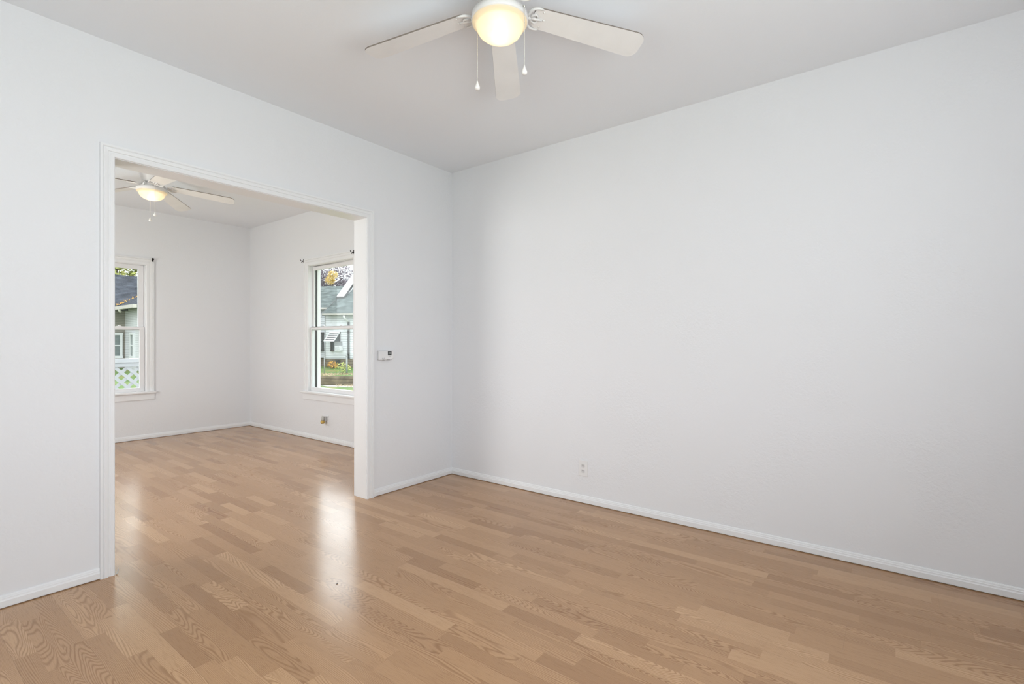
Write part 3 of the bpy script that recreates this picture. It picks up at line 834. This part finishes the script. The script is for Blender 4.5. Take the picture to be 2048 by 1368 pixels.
# steep white-roofed dormer that lifts off the main slope; its right cheek faces us
v0 = 1.2
for _ in range(12): v0 += ((hz(680, 596.5, v0) - ZR)/PW + VE - v0)*0.6
zd = ZR + PW*(v0-VE); pd = 0.70; dl = 2.3
d0, d1 = hu(673.5, v0)[0], hu(688, v0)[0]
dm = MB(); dm.prism([(d0,v0,zd+0.10),(d0,v0+dl,zd+0.10+pd*dl),(d0,v0+dl,zd+0.02+pd*dl),(d0,v0,zd+0.02)], (d1-d0,0,0))
dr = dm.build('dormer_roof', M['whitemetal'], wh)
e_ = MB(); e_.prism([(d1+0.001,v0-0.03,zd+0.09),(d1+0.001,v0+dl,zd+0.09+pd*dl),(d1+0.001,v0+dl,zd-0.05+pd*dl),(d1+0.001,v0-0.03,zd-0.05)], (0.03,0,0))
e_.box((d0,v0-0.03,zd-0.05),(d1,v0-0.001,zd+0.09))
e_.build('dormer_fascia', M['darktrim'], dr)
dw = MB(); dw.prism([(d0+0.1,v0+0.05,zd-0.2),(d0+0.1,v0+dl,zd-0.2),(d0+0.1,v0+dl,zd+0.03+pd*dl),(d0+0.1,v0+0.05,zd+0.02)], (d1-d0-0.12,0,0))
dw.build('dormer_wall', M['whitetrim'], wh)
lw = lambda a, z, d: Vector((a, VL-d, z))
u1 = hu(648, VL)[0]
house_window(wh, lw, u1-0.95, u1, hz(644, 702, VL), hz(644, 664.5, VL), M['darktrim'], M['greypane'], 0.09)
ulo, uhi = hu(662)[0], hu(681)[0]
fw_ = lambda a, z, d: Vector((a, -d, z))
zlo, zhi = hz(670, 702.5), hz(670, 664)
house_window(wh, fw_, ulo, uhi, zlo, zhi, M['darktrim'], M['darkpane'], 0.06)
MB().box((hu(670)[0],-0.075,zlo),(hu(685)[0],-0.025,hz(670,683.5))).build('window_panel', M['post'], wh)
aw = MB()
drop = hz(670, 664) - hz(670, 681); out_ = 0.58
for k in range(5):
    q = k/4.0; v = -0.06-out_*q; z = zhi+0.02-drop*q
    aw.prism([(ulo-0.02,v,z),(uhi,v,z),(uhi,v-0.075,z-0.052),(ulo-0.02,v-0.075,z-0.052)], (0,0,-0.012))
for u in (ulo-0.03, uhi-0.01): aw.prism([(u,-0.06,zhi+0.02),(u,-0.06-out_-0.07,zhi-drop),(u,-0.06-out_-0.07,zhi-drop-0.05),(u,-0.06,zhi-0.03)], (0.014,0,0))
awn = aw.build('window_awning', M['whitetrim'], wh)
MB().prism([(ulo,-0.07,zhi-0.01),(uhi-0.02,-0.07,zhi-0.01),(uhi-0.02,-0.11-out_,zhi-drop-0.05),(ulo,-0.11-out_,zhi-drop-0.05)], (0,0,-0.008)).build('awning_sheet', M['darktrim'], awn)
ac = empty('air_conditioner', WB @ Vector((hu(674.5, -0.42)[0], -0.08, hz(675, 701.5, -0.3))), R(UA))
tag(ac, 'white window air conditioner under the slatted awning of the white house', 'air conditioner')
MB().box((-0.13,-0.34,0),(0.13,0.0,0.23)).build('case', M['whitetrim'], ac, 0.01)
gq = MB()
for k in range(5): gq.box((-0.12,-0.348,0.04+k*0.034),(0.12,-0.340,0.055+k*0.034))
gq.build('grille', M['post'], ac)

# upper lawn terrace behind a timber retaining wall
ter = MB(); T_ = lambda px, d, z: (ray(px, d).x, ray(px, d).y, z)
A, B, C, D = T_(560, 19.9, -0.17), T_(900, 19.3, -0.17), T_(1100, 40, 0.0), T_(430, 40, 0.0)
E, F = T_(560, 23.0, -0.02), T_(900, 23.0, -0.02)
ter.add([A,B,F,E], [(0,1,2,3)]); ter.add([E,F,C,D], [(0,1,2,3)])
lowp = lambda p: (p[0], p[1], -0.55)
for p_, q_ in ((A,B),(B,F),(F,C),(C,D),(D,E),(E,A)): ter.add([p_, q_, lowp(q_), lowp(p_)], [(0,1,2,3)])
structure(ter.build('lawn_terrace', M['grass']))
rw_a, rw_b = Vector(A), Vector(B)
rw = empty('retaining_wall', (rw_a.x, rw_a.y, -0.5), math.atan2(rw_b.y-rw_a.y, rw_b.x-rw_a.x))
tag(rw, 'low weathered timber retaining wall holding up the lawn of the white house', 'retaining wall')
LL = (rw_b-rw_a).length
for k in range(3):
    MB().box((0.05*k,-0.12+0.02*k,0.118*k),(LL-0.04*k,0.0+0.02*k,0.118*k+0.112)).build('timber', M['timber'], rw, 0.012)
pth = MB(); pa = [T_(640, 19.4, -0.497), T_(760, 19.0, -0.497), T_(760, 18.3, -0.497), T_(655, 18.8, -0.497)]
pth.prism(pa, (0,0,0.012)); structure(pth.build('concrete_path', M['concrete']))
rng = random.Random(8); fl = MB()
for _ in range(520):
    px = rng.uniform(632, 720); d = rng.choice((rng.uniform(19.95, 20.7), rng.uniform(18.6, 19.3) if px > 672 else rng.uniform(19.6, 20.4)))
    w = ray(px, d); z = -0.15 + (d-19.9)*0.045 if d > 19.5 else -0.475
    a = Vector((rng.gauss(0,1), rng.gauss(0,1), rng.gauss(0,0.5))).normalized(); b_ = a.orthogonal().normalized(); s = rng.uniform(0.012, 0.028)
    q = Vector((w.x, w.y, z+0.02)); fl.add([q-a*s, q+b_*s, q+a*s, q-b_*s], [(0,1,2,3)])
tag(fl.build('fallen_leaves', M['leafbrown']), 'pale fallen leaves along the weathered timber retaining wall', 'leaves', kind='stuff')
def make_shrub(name, loc, r, m_, label, seed, n=160):
    rng = random.Random(seed); root = empty(name, loc); tag(root, label, 'shrub')
    s = MB()
    for k in range(6):
        a = rng.uniform(0, 6.28); s.tube([(0,0,0),(r*0.4*math.cos(a), r*0.4*math.sin(a), r*0.8)], [0.012,0.004], 5)
    s.build('stems', M['bark'], root)
    f = MB(); leaf_cloud(f, (0,0,r*0.8), (r*1.2,r*1.2,r*0.75), n, 0.045, rng); f.build('foliage', m_, root)
for nm, px, d, z, r, m_, lb, sd in (
    ('autumn_shrub', 666, 22.9, -0.03, 0.22, M['orange'], 'small orange shrub against the stone foundation of the white house', 1),
    ('weed_clump', 685, 20.9, -0.12, 0.30, M['lime'], 'yellow green weeds beside the metal fence post', 2)):
    w = ray(px, d); make_shrub(nm, (w.x, w.y, z), r, m_, lb, sd)
def make_post(px, d, h, r, lb):
    w = ray(px, d); z = -0.17 + max(0, (d-19.9))*0.048
    o = empty('fence_post', (w.x, w.y, z)); tag(o, lb, 'fence post')
    MB().tube([(0,0,-0.05),(0,0,h)], r, 10).build('shaft', M['post'], o)
    MB().sphere((0,0,h), r*1.25, 10, (1,1,0.7)).build('post_cap', M['post'], o)
make_post(693.5, 20.6, 0.75, 0.035, 'galvanised fence post standing on the lawn beside the yellow green weeds')
make_post(648.5, 20.6, 0.75, 0.016, 'thin fence post on the lawn at the left of the orange shrub')

w = ray(625, 42); make_tree((w.x, w.y, -0.2), 9, [(-2,0,4.6,1.9),(0,0,5.4,2.0),(2.0,0,5.0,1.9),(3.8,0,5.6,1.7),(-0.6,0,6.9,1.8),(2.2,0,6.9,1.8)], M['purple'],
          'dark purple grey tree behind the left part of the white house', 11, 2800, 0.10)
w = ray(745, 38); make_tree((w.x, w.y, -0.2), 9, [(-1.2,0,5.0,1.5),(0.6,0,5.6,1.8),(2.6,0,5.2,1.8),(0.8,0,7.0,1.7)], M['purple'],
          'dark purple grey tree rising behind the white dormer', 12, 2800, 0.10)
w = ray(663, 33.5); make_tree((w.x, w.y, -0.2), 6.5, [(-0.1,0,5.55,0.36),(0.1,0,5.95,0.34)], M['yellow'],
          'small bright yellow tree in front of the purple grey trees', 13, 700, 0.045)
